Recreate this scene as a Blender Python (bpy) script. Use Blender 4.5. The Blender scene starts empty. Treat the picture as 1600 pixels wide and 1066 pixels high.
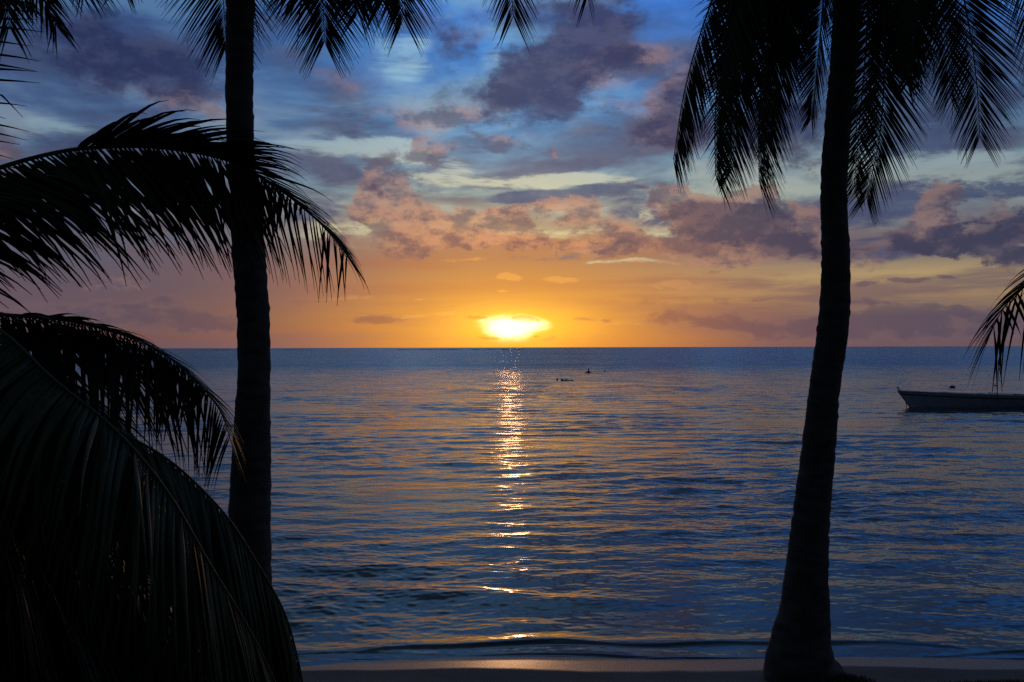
import bpy, math, random
import numpy as np
from mathutils import Vector, Matrix

# ------------------------------------------------------------------ camera
scene = bpy.context.scene
C = scene.collection
F = 1556.0                      # focal length in photo pixels (photo 1600 x 1066)
CAM_H = 3.6                     # eye height above the water
PITCH = math.radians(0.36)
ROLL = math.radians(0.14)
cam_data = bpy.data.cameras.new("camera")
cam = bpy.data.objects.new("camera", cam_data)
C.objects.link(cam)
cam_data.sensor_fit = 'HORIZONTAL'
cam_data.sensor_width = 36.0
cam_data.lens = 36.0 * F / 1600.0
cam_data.clip_start = 0.05
cam_data.clip_end = 60000
CAM_M = Matrix.Rotation(math.radians(90) + PITCH, 4, 'X') @ Matrix.Rotation(-ROLL, 4, 'Z')
CAM_M = Matrix.Translation((0, 0, CAM_H)) @ CAM_M
cam.matrix_world = CAM_M
scene.camera = cam


def ray(px, py):
    return (CAM_M.to_3x3() @ Vector(((px - 800.0) / F, (533.0 - py) / F, -1.0)))


def at(px, py, depth):
    """world point seen at a photo pixel, `depth` metres in front of the eye"""
    return Vector((0, 0, CAM_H)) + ray(px, py) * depth


# ------------------------------------------------------------------ render look
scene.view_settings.view_transform = 'Standard'
scene.view_settings.look = 'None'
scene.view_settings.exposure = 0.0
scene.view_settings.gamma = 1.0
scene.render.engine = 'CYCLES'
scene.cycles.max_bounces = 6
scene.cycles.glossy_bounces = 3
scene.cycles.diffuse_bounces = 2
scene.cycles.transmission_bounces = 2
scene.cycles.sample_clamp_indirect = 4.0
scene.cycles.sample_clamp_direct = 8.0
scene.cycles.use_denoising = False


def lin(r, g, b):
    f = lambda c: (c / 255 / 12.92) if c / 255 <= 0.04045 else ((c / 255 + 0.055) / 1.055) ** 2.4
    return (f(r), f(g), f(b))


# ------------------------------------------------------------------ node helpers
class N:
    """a socket that can be used in arithmetic"""
    def __init__(s, nt, sock): s.nt, s.s = nt, sock
    def _m(s, op, *a, clamp=False):
        n = s.nt.nodes.new('ShaderNodeMath'); n.operation = op; n.use_clamp = clamp
        for i, v in enumerate((s,) + a):
            if isinstance(v, N): s.nt.links.new(v.s, n.inputs[i])
            else: n.inputs[i].default_value = float(v)
        return N(s.nt, n.outputs[0])
    def __add__(s, o): return s._m('ADD', o)
    def __radd__(s, o): return s._m('ADD', o)
    def __sub__(s, o): return s._m('SUBTRACT', o)
    def __rsub__(s, o): return (s * -1.0) + o
    def __mul__(s, o): return s._m('MULTIPLY', o)
    def __rmul__(s, o): return s._m('MULTIPLY', o)
    def __truediv__(s, o): return s._m('DIVIDE', o)
    def madd(s, a, b): return s._m('MULTIPLY_ADD', a, b)
    def max(s, o): return s._m('MAXIMUM', o)
    def min(s, o): return s._m('MINIMUM', o)
    def pow(s, o): return s._m('POWER', o)
    def exp(s): return s._m('EXPONENT')
    def abs(s): return s._m('ABSOLUTE')
    def step(s, a, b):
        n = s.nt.nodes.new('ShaderNodeMapRange'); n.interpolation_type = 'SMOOTHSTEP'
        s.nt.links.new(s.s, n.inputs['Value'])
        n.inputs['From Min'].default_value = a; n.inputs['From Max'].default_value = b
        return N(s.nt, n.outputs[0])
    def lmap(s, a, b, c=0.0, d=1.0):
        n = s.nt.nodes.new('ShaderNodeMapRange')
        s.nt.links.new(s.s, n.inputs['Value'])
        for k, v in zip(('From Min', 'From Max', 'To Min', 'To Max'), (a, b, c, d)):
            n.inputs[k].default_value = v
        return N(s.nt, n.outputs[0])


def combine(nt, x, y, z):
    n = nt.nodes.new('ShaderNodeCombineXYZ')
    for i, v in enumerate((x, y, z)):
        if isinstance(v, N): nt.links.new(v.s, n.inputs[i])
        else: n.inputs[i].default_value = v
    return n.outputs[0]


def noise(nt, vec, scale, detail=6, rough=0.55, off=0.0, distortion=0.0, color=False):
    m = nt.nodes.new('ShaderNodeMapping'); nt.links.new(vec, m.inputs['Vector'])
    m.inputs['Location'].default_value = (off * 1.7, off * 0.9, off * 2.3)
    n = nt.nodes.new('ShaderNodeTexNoise')
    nt.links.new(m.outputs[0], n.inputs['Vector'])
    n.inputs['Scale'].default_value = scale; n.inputs['Detail'].default_value = detail
    n.inputs['Roughness'].default_value = rough; n.inputs['Distortion'].default_value = distortion
    return n.outputs['Color'] if color else N(nt, n.outputs[0])


def mix(nt, fac, a, b, blend='MIX'):
    n = nt.nodes.new('ShaderNodeMix'); n.data_type = 'RGBA'; n.blend_type = blend
    if isinstance(fac, N): nt.links.new(fac.s, n.inputs[0])
    else: n.inputs[0].default_value = fac
    for i, v in ((6, a), (7, b)):
        if isinstance(v, tuple): n.inputs[i].default_value = (*v[:3], 1)
        else: nt.links.new(v, n.inputs[i])
    return n.outputs[2]


def ramp(nt, fac, stops, interp='EASE'):
    n = nt.nodes.new('ShaderNodeValToRGB'); nt.links.new(fac.s, n.inputs[0])
    cr = n.color_ramp; cr.interpolation = interp
    while len(cr.elements) < len(stops): cr.elements.new(0.5)
    for e, (p, c) in zip(cr.elements, stops):
        e.position = p; e.color = (*c, 1)
    return n.outputs[0]


# ------------------------------------------------------------------ sky
def uv(px, py):
    """azimuth and elevation (milliradians) of a photo pixel"""
    d = ray(px, py).normalized()
    return math.atan2(d.x, d.y) * 1000, math.asin(d.z) * 1000


SUN_PX = (797, 513)
su, sv = uv(*SUN_PX)
SUN_AZ, SUN_EL = su / 1000, sv / 1000
SUN_DIR = Vector((math.sin(SUN_AZ) * math.cos(SUN_EL), math.cos(SUN_AZ) * math.cos(SUN_EL), math.sin(SUN_EL)))

world = bpy.data.worlds.new("World")
scene.world = world
world.use_nodes = True
wt = world.node_tree
wt.nodes.clear()
tc = wt.nodes.new('ShaderNodeTexCoord')
sep = wt.nodes.new('ShaderNodeSeparateXYZ')
wt.links.new(tc.outputs['Generated'], sep.inputs[0])
dx, dy, dz = (N(wt, sep.outputs[i]) for i in range(3))
U0 = dx._m('ARCTAN2', dy) * 1000.0
V0 = dz._m('ARCSINE') * 1000.0
dirv = tc.outputs['Generated']
flat = combine(wt, dx, dy, dz * 1.7)            # clouds are wider than tall
# turbulence that frays every cloud outline
w1 = noise(wt, flat, 9.0, 8, 0.62, 3.1, color=True)
ws = wt.nodes.new('ShaderNodeSeparateColor'); wt.links.new(w1, ws.inputs[0])
WU = (N(wt, ws.outputs[0]) - 0.5); WV = (N(wt, ws.outputs[1]) - 0.5)
U = U0 + WU * 70.0
V = V0 + WV * 42.0
wv = combine(wt, U, V, 0.0)
Vs = V0 + WV * 26.0
Us = U0 + WU * 80.0
wvs = combine(wt, Us, Vs, 0.0)
wvm = combine(wt, U0 + WU * 150.0, V0 + WV * 95.0, 0.0)


def blob_field(vec, blobs):
    """soft elliptical banks of cloud: (px, py, rx, ry, rotation, amount)"""
    acc = None
    for (px, py, rx, ry, rot, amp) in blobs:
        u, v = uv(px, py)
        k = 1000.0 / F * math.cos(math.radians(u * 0.0573)) ** 2
        m = wt.nodes.new('ShaderNodeMapping'); m.vector_type = 'TEXTURE'
        m.inputs['Location'].default_value = (u, v, 0)
        m.inputs['Rotation'].default_value = (0, 0, math.radians(rot))
        m.inputs['Scale'].default_value = (rx * k, ry * 1000 / F, 1)
        wt.links.new(vec, m.inputs['Vector'])
        g = wt.nodes.new('ShaderNodeTexGradient'); g.gradient_type = 'SPHERICAL'
        wt.links.new(m.outputs[0], g.inputs[0])
        x = N(wt, g.outputs['Fac'])
        acc = x * amp if acc is None else x.madd(amp, acc)
    return acc


V01 = V0 / 600.0
def st(*a): return [(p / 600.0, lin(*c)) for p, c in a]
center = ramp(wt, V01, st((0, (220, 126, 58)), (28, (222, 142, 64)), (60, (198, 132, 80)), (92, (176, 130, 96)),
                          (123, (180, 158, 126)), (155, (140, 160, 160)), (217, (94, 152, 202)), (277, (54, 134, 216)),
                          (334, (34, 124, 228)), (460, (48, 88, 140)), (600, (56, 76, 106))), 'LINEAR')
left = ramp(wt, V01, st((0, (112, 80, 80)), (28, (100, 80, 86)), (60, (92, 82, 96)), (92, (88, 88, 106)),
                        (123, (88, 102, 126)), (155, (92, 122, 150)), (217, (66, 94, 138)), (277, (46, 74, 126)),
                        (334, (42, 66, 118)), (460, (34, 54, 92)), (600, (36, 52, 80))), 'LINEAR')
right = ramp(wt, V01, st((0, (106, 82, 86)), (28, (102, 88, 94)), (50, (160, 132, 98)), (68, (174, 150, 108)), (84, (126, 116, 110)),
                         (123, (102, 114, 128)), (155, (116, 138, 148)), (200, (90, 124, 152)), (277, (54, 110, 184)),
                         (334, (32, 116, 224)), (460, (44, 78, 124)), (600, (50, 68, 96))), 'LINEAR')
side = mix(wt, U0.step(-120, 120), left, right)
cmix = ((U0 - su) / 205.0).pow(2.0)
cfac = (cmix * -1.0).exp()
base = mix(wt, cfac, side, center)

# high thin layer in perspective: slate streaks and pale gaps
zz = dz.max(0.0) + 0.10
hx = dx / zz; hy = dy / zz
high = combine(wt, hx, hy * 1.0, 0.0)
hn = noise(wt, high, 1.25, 6, 0.55, 7.3, 0.35)
hn2 = noise(wt, high, 3.2, 5, 0.52, 1.9, 0.4)
hcomb = hn * 0.62 + hn2 * 0.38
band = V0.step(95, 150) 
pale = mix(wt, V0.step(150, 300), lin(186, 188, 170), lin(112, 164, 208))
base = mix(wt, (0.52 - hcomb).step(0.0, 0.13) * band * (cfac * 0.6 + 0.35), base, pale)
slate = mix(wt, V0.step(120, 240), mix(wt, cfac, lin(88, 86, 104), lin(128, 112, 112)), mix(wt, cfac, lin(46, 58, 96), lin(66, 84, 128)))
base = mix(wt, hcomb.step(0.47, 0.60) * band * 0.85, base, slate)
# fine horizontal veils low down
low = combine(wt, U0 / 260.0, V0 / 22.0, 0.0)
ln = noise(wt, low, 1.0, 7, 0.6, 4.4, 0.3)
veil = mix(wt, cfac, lin(100, 84, 96), lin(184, 114, 82))
base = mix(wt, ln.step(0.40, 0.62) * (1.0 - V0.step(90, 150)) * 0.72, base, veil)

# glow round the sun
du = (U0 - su) / 1.0; dv = (V0 - sv) / 1.0
g1 = (((du / 150.0).pow(2.0) + (dv / 70.0).pow(2.0)) * -1.0).exp()
base = mix(wt, g1 * 0.55, base, lin(246, 172, 56))


def cloud(base, field, nz, lo, hi, core_a, core_b, fringe, core, density=1.0, amt=1.1):
    D = field + (nz - 0.5) * amt * field.step(0.02, 0.4)
    a = D.step(lo, hi) * density
    k = D.step(core_a, core_b)
    col = mix(wt, k, fringe, core)
    return mix(wt, a, base, col)


n_big = noise(wt, flat, 11.0, 11, 0.66, 5.7)
n_sm = noise(wt, flat, 42.0, 7, 0.60, 2.2)
# light from the low sun: the sunward, lower sides of the billows are rosy
shifted = wt.nodes.new('ShaderNodeVectorMath'); shifted.operation = 'ADD'
wt.links.new(flat, shifted.inputs[0]); shifted.inputs[1].default_value = (0.0, 0.0, -0.02)
n_big2 = noise(wt, shifted.outputs[0], 11.0, 11, 0.66, 5.7)
relief = (n_big2 - n_big) * 2.6
n_str = noise(wt, combine(wt, U0 / 105.0, V0 / 24.0, 0.0), 1.0, 9, 0.64, 6.1, 0.5)
mott = noise(wt, flat, 18.0, 9, 0.66, 11.0)

rose_lo = mix(wt, cfac, lin(90, 80, 96), mix(wt, V0.step(90, 200), lin(136, 98, 92), lin(94, 88, 108)))
rose_hi = mix(wt, cfac, lin(136, 108, 106), mix(wt, V0.step(90, 200), lin(224, 158, 112), lin(172, 134, 126)))
rose2 = mix(wt, (relief + (mott - 0.5) * 1.6).step(-0.22, 0.24), rose_lo, rose_hi)
dark_lo = mix(wt, V0.step(90, 240), mix(wt, cfac, lin(54, 58, 84), lin(128, 100, 98)), mix(wt, cfac, lin(38, 46, 84), lin(60, 62, 96)))
dark_hi = mix(wt, V0.step(90, 240), mix(wt, cfac, lin(86, 78, 96), lin(156, 114, 98)), mix(wt, cfac, lin(56, 62, 96), lin(78, 78, 106)))
dark2 = mix(wt, (relief + (mott - 0.5) * 1.8).step(-0.20, 0.26), dark_lo, dark_hi)
slate2 = mix(wt, mott.step(0.3, 0.7), mix(wt, cfac, lin(44, 56, 92), lin(76, 84, 116)), mix(wt, cfac, lin(66, 78, 112), lin(110, 112, 132)))
pale2 = mix(wt, V0.step(110, 260), mix(wt, cfac, lin(152, 160, 152), lin(226, 210, 156)), mix(wt, cfac, lin(116, 156, 184), lin(160, 202, 224)))

SLATE = [  # px, py, rx, ry, rotation, amount
    (916, 210, 80, 28, 0, .8), (838, 259, 130, 22, 4, .7), (819, 308, 110, 18, 0, .7), (522, 270, 90, 40, 0, .8), (537, 195, 130, 46, 0, .8), (560, 150, 90, 40, 0, .5),
    (725, 221, 70, 24, 0, .5), (924, 251, 120, 22, 0, .6), (984, 300, 200, 24, 0, .7), (1025, 337, 110, 26, 0, .6), (1413, 311, 260, 26, 0, .9), (1350, 345, 150, 34, 0, .8),
    (1461, 205, 130, 100, 0, 1.2), (130, 212, 150, 40, 0, .7), (470, 90, 90, 60, 0, .4), (60, 60, 120, 90, 0, .6), (1380, 390, 200, 26, 0, .7), (880, 400, 200, 12, 0, .4),
    (1560, 300, 140, 14, 0, .6), (480, 330, 120, 30, 0, .5), (100, 320, 200, 60, 0, .4),
]
PALE = [
    (627, 90, 60, 52, 0, .9), (770, 97, 34, 26, 0, .7), (537, 226, 140, 26, 0, .9), (710, 274, 80, 26, 0, .7), (838, 285, 150, 22, 2, .9), (943, 278, 130, 16, -4, .9),
    (1040, 350, 66, 36, 0, .9), (556, 362, 150, 32, 0, .8), (744, 352, 120, 22, 0, .7), (1525, 272, 180, 44, 0, .9), (1394, 258, 110, 26, 0, .8), (90, 195, 90, 16, -6, .8),
    (640, 240, 110, 26, 0, .6), (870, 322, 150, 12, 0, .7), (1190, 286, 90, 16, 0, .8), (1250, 300, 120, 20, 0, .6), (900, 362, 160, 14, 0, .6), (960, 410, 120, 6, 0, .7), (1090, 90, 80, 12, 20, .3),
    (1080, 130, 60, 12, 10, .3), (930, 160, 90, 20, 40, .3),
]
ROSE = [
    (715, 187, 90, 36, 18, 1.0), (650, 170, 60, 30, 0, .5), (968, 90, 74, 50, 30, 1.0), (1012, 60, 40, 30, 40, .5), (930, 130, 60, 80, -35, .7), (793, 225, 80, 28, 0, .9), (849, 232, 26, 18, 0, .8),
    (680, 246, 44, 24, 0, .9), (598, 197, 34, 14, 0, .6), (781, 281, 26, 12, 0, .6), (600, 285, 80, 44, 0, 1.2), (575, 310, 70, 40, 0, 1.0), (640, 312, 110, 50, 0, 1.2), (661, 338, 100, 34, 0, 1.0),
    (721, 349, 60, 20, 0, .9), (785, 338, 76, 30, 0, 1.0), (856, 320, 60, 18, 0, .9), (905, 334, 64, 30, 0, 1.0), (650, 376, 260, 32, 3, .9), (838, 379, 130, 22, 0, .9), (960, 380, 110, 34, 0, 1.0),
    (1055, 124, 60, 80, -20, 1.1), (1006, 190, 76, 58, 0, 1.1), (1040, 240, 90, 50, 0, .8), (1484, 336, 48, 52, 0, 1.35), (1456, 372, 44, 36, 0, 1.1), (1548, 360, 40, 52, 0, 1.2),
    (1076, 330, 50, 44, 0, 1.1), (1130, 316, 80, 32, 0, 1.1), (1185, 312, 50, 30, 0, .9), (1259, 358, 56, 44, 0, 1.1), (1262, 262, 130, 36, 0, .9), (1110, 392, 150, 40, 0, 1.0), (1180, 400, 150, 24, 0, .7),
    (262, 157, 170, 44, 0, 1.0), (325, 172, 80, 40, 0, .9), (8, 235, 44, 44, 0, 1.2), (160, 120, 90, 40, 0, .6), (1370, 405, 160, 34, 0, .8), (1550, 400, 160, 30, 0, .7), (90, 395, 60, 30, 0, .8),
    (160, 440, 130, 36, 0, .7), (230, 370, 160, 50, 0, .7), (690, 30, 90, 60, 0, .6), (1035, 20, 60, 60, 0, .3), (545, 130, 80, 30, 0, .4), (560, 405, 200, 30, 0, .6),
]
DARK = [
    (885, 90, 140, 90, 38, 1.35), (850, 140, 90, 70, 0, 1.1), (780, 135, 60, 60, 0, .9), (925, 30, 76, 64, 40, 1.0), (800, 10, 120, 44, 0, .8), (695, 75, 44, 90, 0, .85), (712, 160, 60, 30, 20, .5),
    (225, 98, 180, 92, 0, 1.25), (140, 80, 110, 70, 0, .8), (590, 298, 50, 26, 0, .75), (676, 288, 44, 28, 0, .55), (1036, 206, 64, 84, 0, 1.1), (1070, 120, 44, 64, 0, .9), (1244, 175, 120, 150, 0, 1.1),
    (1140, 220, 90, 60, 0, .8), (1126, 345, 104, 40, 0, 1.2), (1180, 350, 80, 44, 0, .9), (1110, 396, 60, 18, 0, .7), (1232, 381, 70, 32, 0, 1.0), (1503, 356, 40, 36, 0, 1.0), (1518, 382, 120, 38, 0, 1.25),
    (1598, 372, 56, 48, 0, 1.2), (1470, 400, 120, 18, 0, .8), (1040, 300, 60, 10, 0, .4), (940, 388, 70, 14, 0, .6),
]
LOWB = [
    (60, 500, 420, 44, 0, .6), (200, 480, 260, 36, 0, .45), (330, 505, 190, 26, 0, .6), (585, 498, 66, 13, 0, 1.1), (690, 498, 60, 9, 0, .6), (1090, 498, 150, 20, 0, .9), (1230, 508, 220, 28, 0, .85),
    (1440, 514, 280, 34, 0, .95), (1410, 488, 62, 18, 0, 1.05), (1488, 489, 34, 12, 0, 1.0), (1560, 495, 80, 16, 0, .8), (1350, 497, 60, 14, 0, .7),
    (905, 499, 26, 8, 0, .9), (938, 500, 18, 6, 0, .8), (700, 483, 90, 6, 0, .4), (1355, 445, 26, 8, 0, 1.0), (1400, 441, 26, 7, 0, 1.05), (1432, 444, 24, 6, 0, 1.0), (1476, 436, 26, 6, 0, 1.0),
    (1345, 475, 50, 7, 0, .8), (900, 530, 160, 10, 0, .5), (1350, 388, 44, 8, 0, .9), (400, 470, 200, 20, 0, .5), (1130, 470, 260, 20, 0, .45), (1080, 425, 240, 10, 0, .4),
]
BRIGHT = [
    (800, 437, 34, 10, 0, 1.1), (880, 440, 50, 7, 0, 1.0), (785, 459, 16, 4, 0, 1.0), (1075, 443, 60, 16, 0, .9), (1050, 447, 50, 10, 0, .6),
    (740, 408, 60, 8, 0, .6), (640, 470, 60, 6, 0, .5), (540, 462, 80, 8, 0, .6), (640, 492, 130, 5, 0, .8), (960, 508, 120, 6, 0, .6), (1040, 412, 130, 5, 0, .6),
]
SOFT = V0.step(140, 260) * 0.8 + 0.05      # higher clouds are nearer, blurred and ragged


def layer(base, blobs, vec, nz, lo, hi, colr, amt, op, soft=0.42):
    B = blob_field(vec, blobs)
    D = B + (nz - 0.5) * amt * B.step(0.02, 0.45)
    a = D.step(lo, hi) * (1.0 - SOFT) + D.step(lo - soft, hi + soft) * SOFT
    return mix(wt, a * op, base, colr)


col = layer(base, SLATE, wvs, n_str, 0.15, 0.75, slate2, 3.6, 0.85)
col = layer(col, PALE, wvs, n_str, 0.18, 0.80, pale2, -4.4, 0.85)
col = layer(col, ROSE, wvm, n_big, 0.26, 0.86, rose2, 4.8, 0.76)
col = layer(col, DARK, wvm, n_big, 0.22, 0.80, dark2, 3.0, 0.93)
low_f = mix(wt, cfac, lin(112, 92, 98), lin(196, 124, 74))
low_c = mix(wt, cfac, lin(80, 74, 92), lin(168, 102, 70))
col = cloud(col, blob_field(wvs, LOWB), n_sm * 0.5 + n_str * 0.5, 0.26, 0.62, 0.35, 0.9, low_f, low_c, 0.66, 3.2)
br = mix(wt, cfac, lin(132, 104, 102), lin(244, 170, 82))
col = cloud(col, blob_field(wvs, BRIGHT), n_sm, 0.25, 0.8, 0.9, 1.5, br, br, 0.7, 2.2)

# burnt-out opening around the sun, cut by a small bank above
bu, bv = uv(797, 511)
wvb = combine(wt, U0 + WU * 40.0, V0 + WV * 14.0, 0.0)
bb = blob_field(wvb, [(797, 509, 66, 22, 0, 1.0), (793, 521, 46, 22, 0, .75), (830, 507, 40, 12, 0, .4), (770, 506, 40, 10, 0, .3)])
burst = (bb + (n_sm - 0.5) * 0.9 * bb.step(0.0, 0.4)).step(0.03, 1.1)
halo = ((((U0 + WU * 60.0 - bu) / 60.0).pow(2.0) + ((V0 + WV * 20.0 - bv) / 21.0).pow(2.0)) * -1.0).exp()
rb = blob_field(wvs, [(812, 500, 34, 6, 0, 1.1), (835, 525, 16, 4, 0, 1.0), (760, 531, 34, 4, 0, .8), (735, 500, 34, 5, 0, .9)])
rim = rb + (n_sm - 0.5) * 2.2 * rb.step(0.05, 0.5)
rimf = rim.step(0.25, 0.55)
halo2 = ((((U0 - bu) / 100.0).pow(2.0) + ((V0 - bv) / 34.0).pow(2.0)) * -1.0).exp()
glow_rgb = combine(wt, burst * 2.3 + halo * 0.55 + halo2 * 0.22, burst * 1.6 + halo * 0.33 + halo2 * 0.10, burst * 0.92 + halo * 0.01)
col = mix(wt, 1.0, col, mix(wt, rimf * 0.6, glow_rgb, (0.06, 0.03, 0.0)), 'ADD')

# the half of the sky behind the viewer is already dusk
back = dy.lmap(-0.5, 0.75, 0.16, 1.0)
backc = combine(wt, back, back, back)
col = mix(wt, 1.0, col, backc, 'MULTIPLY')
col = mix(wt, V0.step(-6, -2), (0.01, 0.02, 0.04), col)

sky = wt.nodes.new('ShaderNodeTexSky')
sky.sky_type = 'NISHITA'; sky.sun_disc = False
sky.sun_elevation = max(SUN_EL, 0.0); sky.sun_rotation = SUN_AZ
sky.air_density = 1.0; sky.dust_density = 1.0
bg1 = wt.nodes.new('ShaderNodeBackground'); wt.links.new(sky.outputs[0], bg1.inputs[0]); bg1.inputs[1].default_value = 0.0012
bg2 = wt.nodes.new('ShaderNodeBackground'); wt.links.new(col, bg2.inputs[0]); bg2.inputs[1].default_value = 1.0
ads = wt.nodes.new('ShaderNodeAddShader')
wt.links.new(bg1.outputs[0], ads.inputs[0]); wt.links.new(bg2.outputs[0], ads.inputs[1])
wo = wt.nodes.new('ShaderNodeOutputWorld'); wt.links.new(ads.outputs[0], wo.inputs[0])
world.cycles.sampling_method = 'MANUAL'
world.cycles.sample_map_resolution = 1024

# ------------------------------------------------------------------ sun
sd = bpy.data.lights.new("sun", 'SUN')
sd.energy = 0.08
sd.angle = math.radians(1.2)
sd.color = (1.0, 0.50, 0.22)
sun = bpy.data.objects.new("sun", sd)
C.objects.link(sun)
sun.rotation_euler = (-SUN_DIR).to_track_quat('-Z', 'Y').to_euler()
sun.location = (0, 60, 20)


# ------------------------------------------------------------------ materials
def mat(name):
    m = bpy.data.materials.new(name); m.use_nodes = True
    nt = m.node_tree
    return m, nt, nt.nodes['Principled BSDF']


def geo_pos(nt):
    g = nt.nodes.new('ShaderNodeNewGeometry'); return g


def obj_co(nt):
    t = nt.nodes.new('ShaderNodeTexCoord'); return t.outputs['Object']


# leaves
M_leaf, nt, b = mat("palm_leaf")
lv = obj_co(nt)
nn = noise(nt, lv, 3.0, 4, 0.6, 1.0)
nt.links.new(mix(nt, nn.step(0.35, 0.65), (0.022, 0.030, 0.010), (0.046, 0.050, 0.015)), b.inputs['Base Color'])
b.inputs['Roughness'].default_value = 0.48
b.inputs['Specular IOR Level'].default_value = 0.06

M_rib, nt, b = mat("palm_midrib")
b.inputs['Base Color'].default_value = (0.07, 0.06, 0.022, 1)
b.inputs['Roughness'].default_value = 0.6

M_bark, nt, b = mat("palm_bark")
g = geo_pos(nt)
sp = nt.nodes.new('ShaderNodeSeparateXYZ'); nt.links.new(g.outputs['Position'], sp.inputs[0])
zr = N(nt, sp.outputs[2])
bn = noise(nt, g.outputs['Position'], 7.0, 8, 0.7, 2.0)
st_ = combine(nt, N(nt, sp.outputs[0]) * 3.0, N(nt, sp.outputs[1]) * 3.0, zr * 14.0)
bs = noise(nt, st_, 1.0, 6, 0.65, 0.0)
nt.links.new(mix(nt, (bn * 0.5 + bs * 0.5).step(0.38, 0.62), (0.035, 0.030, 0.025), (0.11, 0.095, 0.08)), b.inputs['Base Color'])
b.inputs['Roughness'].default_value = 0.9
bp = nt.nodes.new('ShaderNodeBump'); bp.inputs['Strength'].default_value = 0.7; bp.inputs['Distance'].default_value = 0.02
nt.links.new((bs + bn * 0.6).s, bp.inputs['Height']); nt.links.new(bp.outputs[0], b.inputs['Normal'])

# sand: dry above, a glossy strip the swash has just left
M_sand, nt, b = mat("beach_sand")
g = geo_pos(nt)
sp = nt.nodes.new('ShaderNodeSeparateXYZ'); nt.links.new(g.outputs['Position'], sp.inputs[0])
yy = N(nt, sp.outputs[1])
edge = noise(nt, g.outputs['Position'], 0.35, 3, 0.5, 6.0)
wet = (yy + (edge - 0.5) * 1.1).step(10.72, 10.90)
gr = noise(nt, g.outputs['Position'], 55.0, 5, 0.7, 1.0)
pa = noise(nt, g.outputs['Position'], 1.4, 6, 0.6, 9.0)
dry = mix(nt, (gr * 0.5 + pa * 0.5).step(0.35, 0.65), (0.10, 0.10, 0.10), (0.15, 0.148, 0.145))
nt.links.new(mix(nt, wet, dry, (0.055, 0.045, 0.035)), b.inputs['Base Color'])
rr = wet.lmap(0, 1, 0.95, 0.36)
nt.links.new(rr.s, b.inputs['Roughness'])
nt.links.new(wet.lmap(0, 1, 0.2, 0.5).s, b.inputs['Specular IOR Level'])
bp = nt.nodes.new('ShaderNodeBump'); bp.inputs['Distance'].default_value = 0.006
nt.links.new(wet.lmap(0, 1, 0.8, 0.35).s, bp.inputs['Strength'])
rip = noise(nt, combine(nt, N(nt, sp.outputs[0]) * 9.0, yy * 30.0, 0.0), 1.0, 4, 0.6, 3.0)
nt.links.new((gr * 0.5 + rip).s, bp.inputs['Height']); nt.links.new(bp.outputs[0], b.inputs['Normal'])

# sea
M_sea, nt, b = mat("sea_water")
g = geo_pos(nt)
sp = nt.nodes.new('ShaderNodeSeparateXYZ'); nt.links.new(g.outputs['Position'], sp.inputs[0])
X, Y = N(nt, sp.outputs[0]), N(nt, sp.outputs[1])
b.inputs['Base Color'].default_value = (0.009, 0.030, 0.040, 1)
b.inputs['Roughness'].default_value = 0.09
b.inputs['IOR'].default_value = 1.333


def slopes(sx, sy, off, detail=3):
    c = noise(nt, combine(nt, X * sx, Y * sy, 0.0), 1.0, detail, 0.6, off, color=True)
    s = nt.nodes.new('ShaderNodeSeparateColor'); nt.links.new(c, s.inputs[0])
    return N(nt, s.outputs[0]) - 0.5, N(nt, s.outputs[1]) - 0.5


a1, a2 = slopes(2.2, 7.0, 1.0)
c1, c2 = slopes(8.0, 22.0, 5.0, 2)
e1, e2 = slopes(0.22, 0.7, 8.0, 4)
far = Y.lmap(12, 80, 0.0, 1.0)
tilt = Y.lmap(30, 200, 0.005, 0.145)
gust = noise(nt, combine(nt, X * 0.012, Y * 0.035, 0.0), 1.0, 4, 0.6, 2.0).lmap(0.35, 0.65, 0.75, 1.25)
k1 = far.madd(0.34, 0.06) * gust
k2 = far.madd(0.2, 0.11) * gust
k3 = far * 0.25 * gust
sx_ = a1 * k1 * 1.0 + c1 * k2 * 1.2 + e1 * k3 * 0.7
sy_ = a2 * k1 + c2 * k2 + e2 * k3 - tilt
vadd = nt.nodes.new('ShaderNodeVectorMath'); vadd.operation = 'ADD'
nt.links.new(g.outputs['Normal'], vadd.inputs[0])
nt.links.new(combine(nt, sx_, sy_, 0.0), vadd.inputs[1])
vn = nt.nodes.new('ShaderNodeVectorMath'); vn.operation = 'NORMALIZE'
nt.links.new(vadd.outputs[0], vn.inputs[0]); nt.links.new(vn.outputs[0], b.inputs['Normal'])

M_hull, nt, b = mat("painted_hull")
hn_ = noise(nt, obj_co(nt), 2.5, 6, 0.65, 1.0)
nt.links.new(mix(nt, hn_.step(0.3, 0.7), (0.58, 0.64, 0.70), (0.72, 0.78, 0.82)), b.inputs['Base Color'])
b.inputs['Roughness'].default_value = 0.45
M_hull_dark, nt, b = mat("dark_rub_rail")
b.inputs['Base Color'].default_value = (0.03, 0.035, 0.045, 1); b.inputs['Roughness'].default_value = 0.6
M_wood, nt, b = mat("weathered_wood")
nt.links.new(mix(nt, noise(nt, obj_co(nt), 6.0, 5, 0.6, 1.0), (0.08, 0.06, 0.045), (0.18, 0.14, 0.10)), b.inputs['Base Color'])
M_rope, nt, b = mat("mooring_rope")
b.inputs['Base Color'].default_value = (0.35, 0.32, 0.26, 1)
M_skin, nt, b = mat("wet_skin")
b.inputs['Base Color'].default_value = (0.10, 0.055, 0.035, 1); b.inputs['Roughness'].default_value = 0.4
M_hair, nt, b = mat("dark_hair")
b.inputs['Base Color'].default_value = (0.012, 0.010, 0.009, 1); b.inputs['Roughness'].default_value = 0.5
M_buoy, nt, b = mat("dark_buoy")
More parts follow.
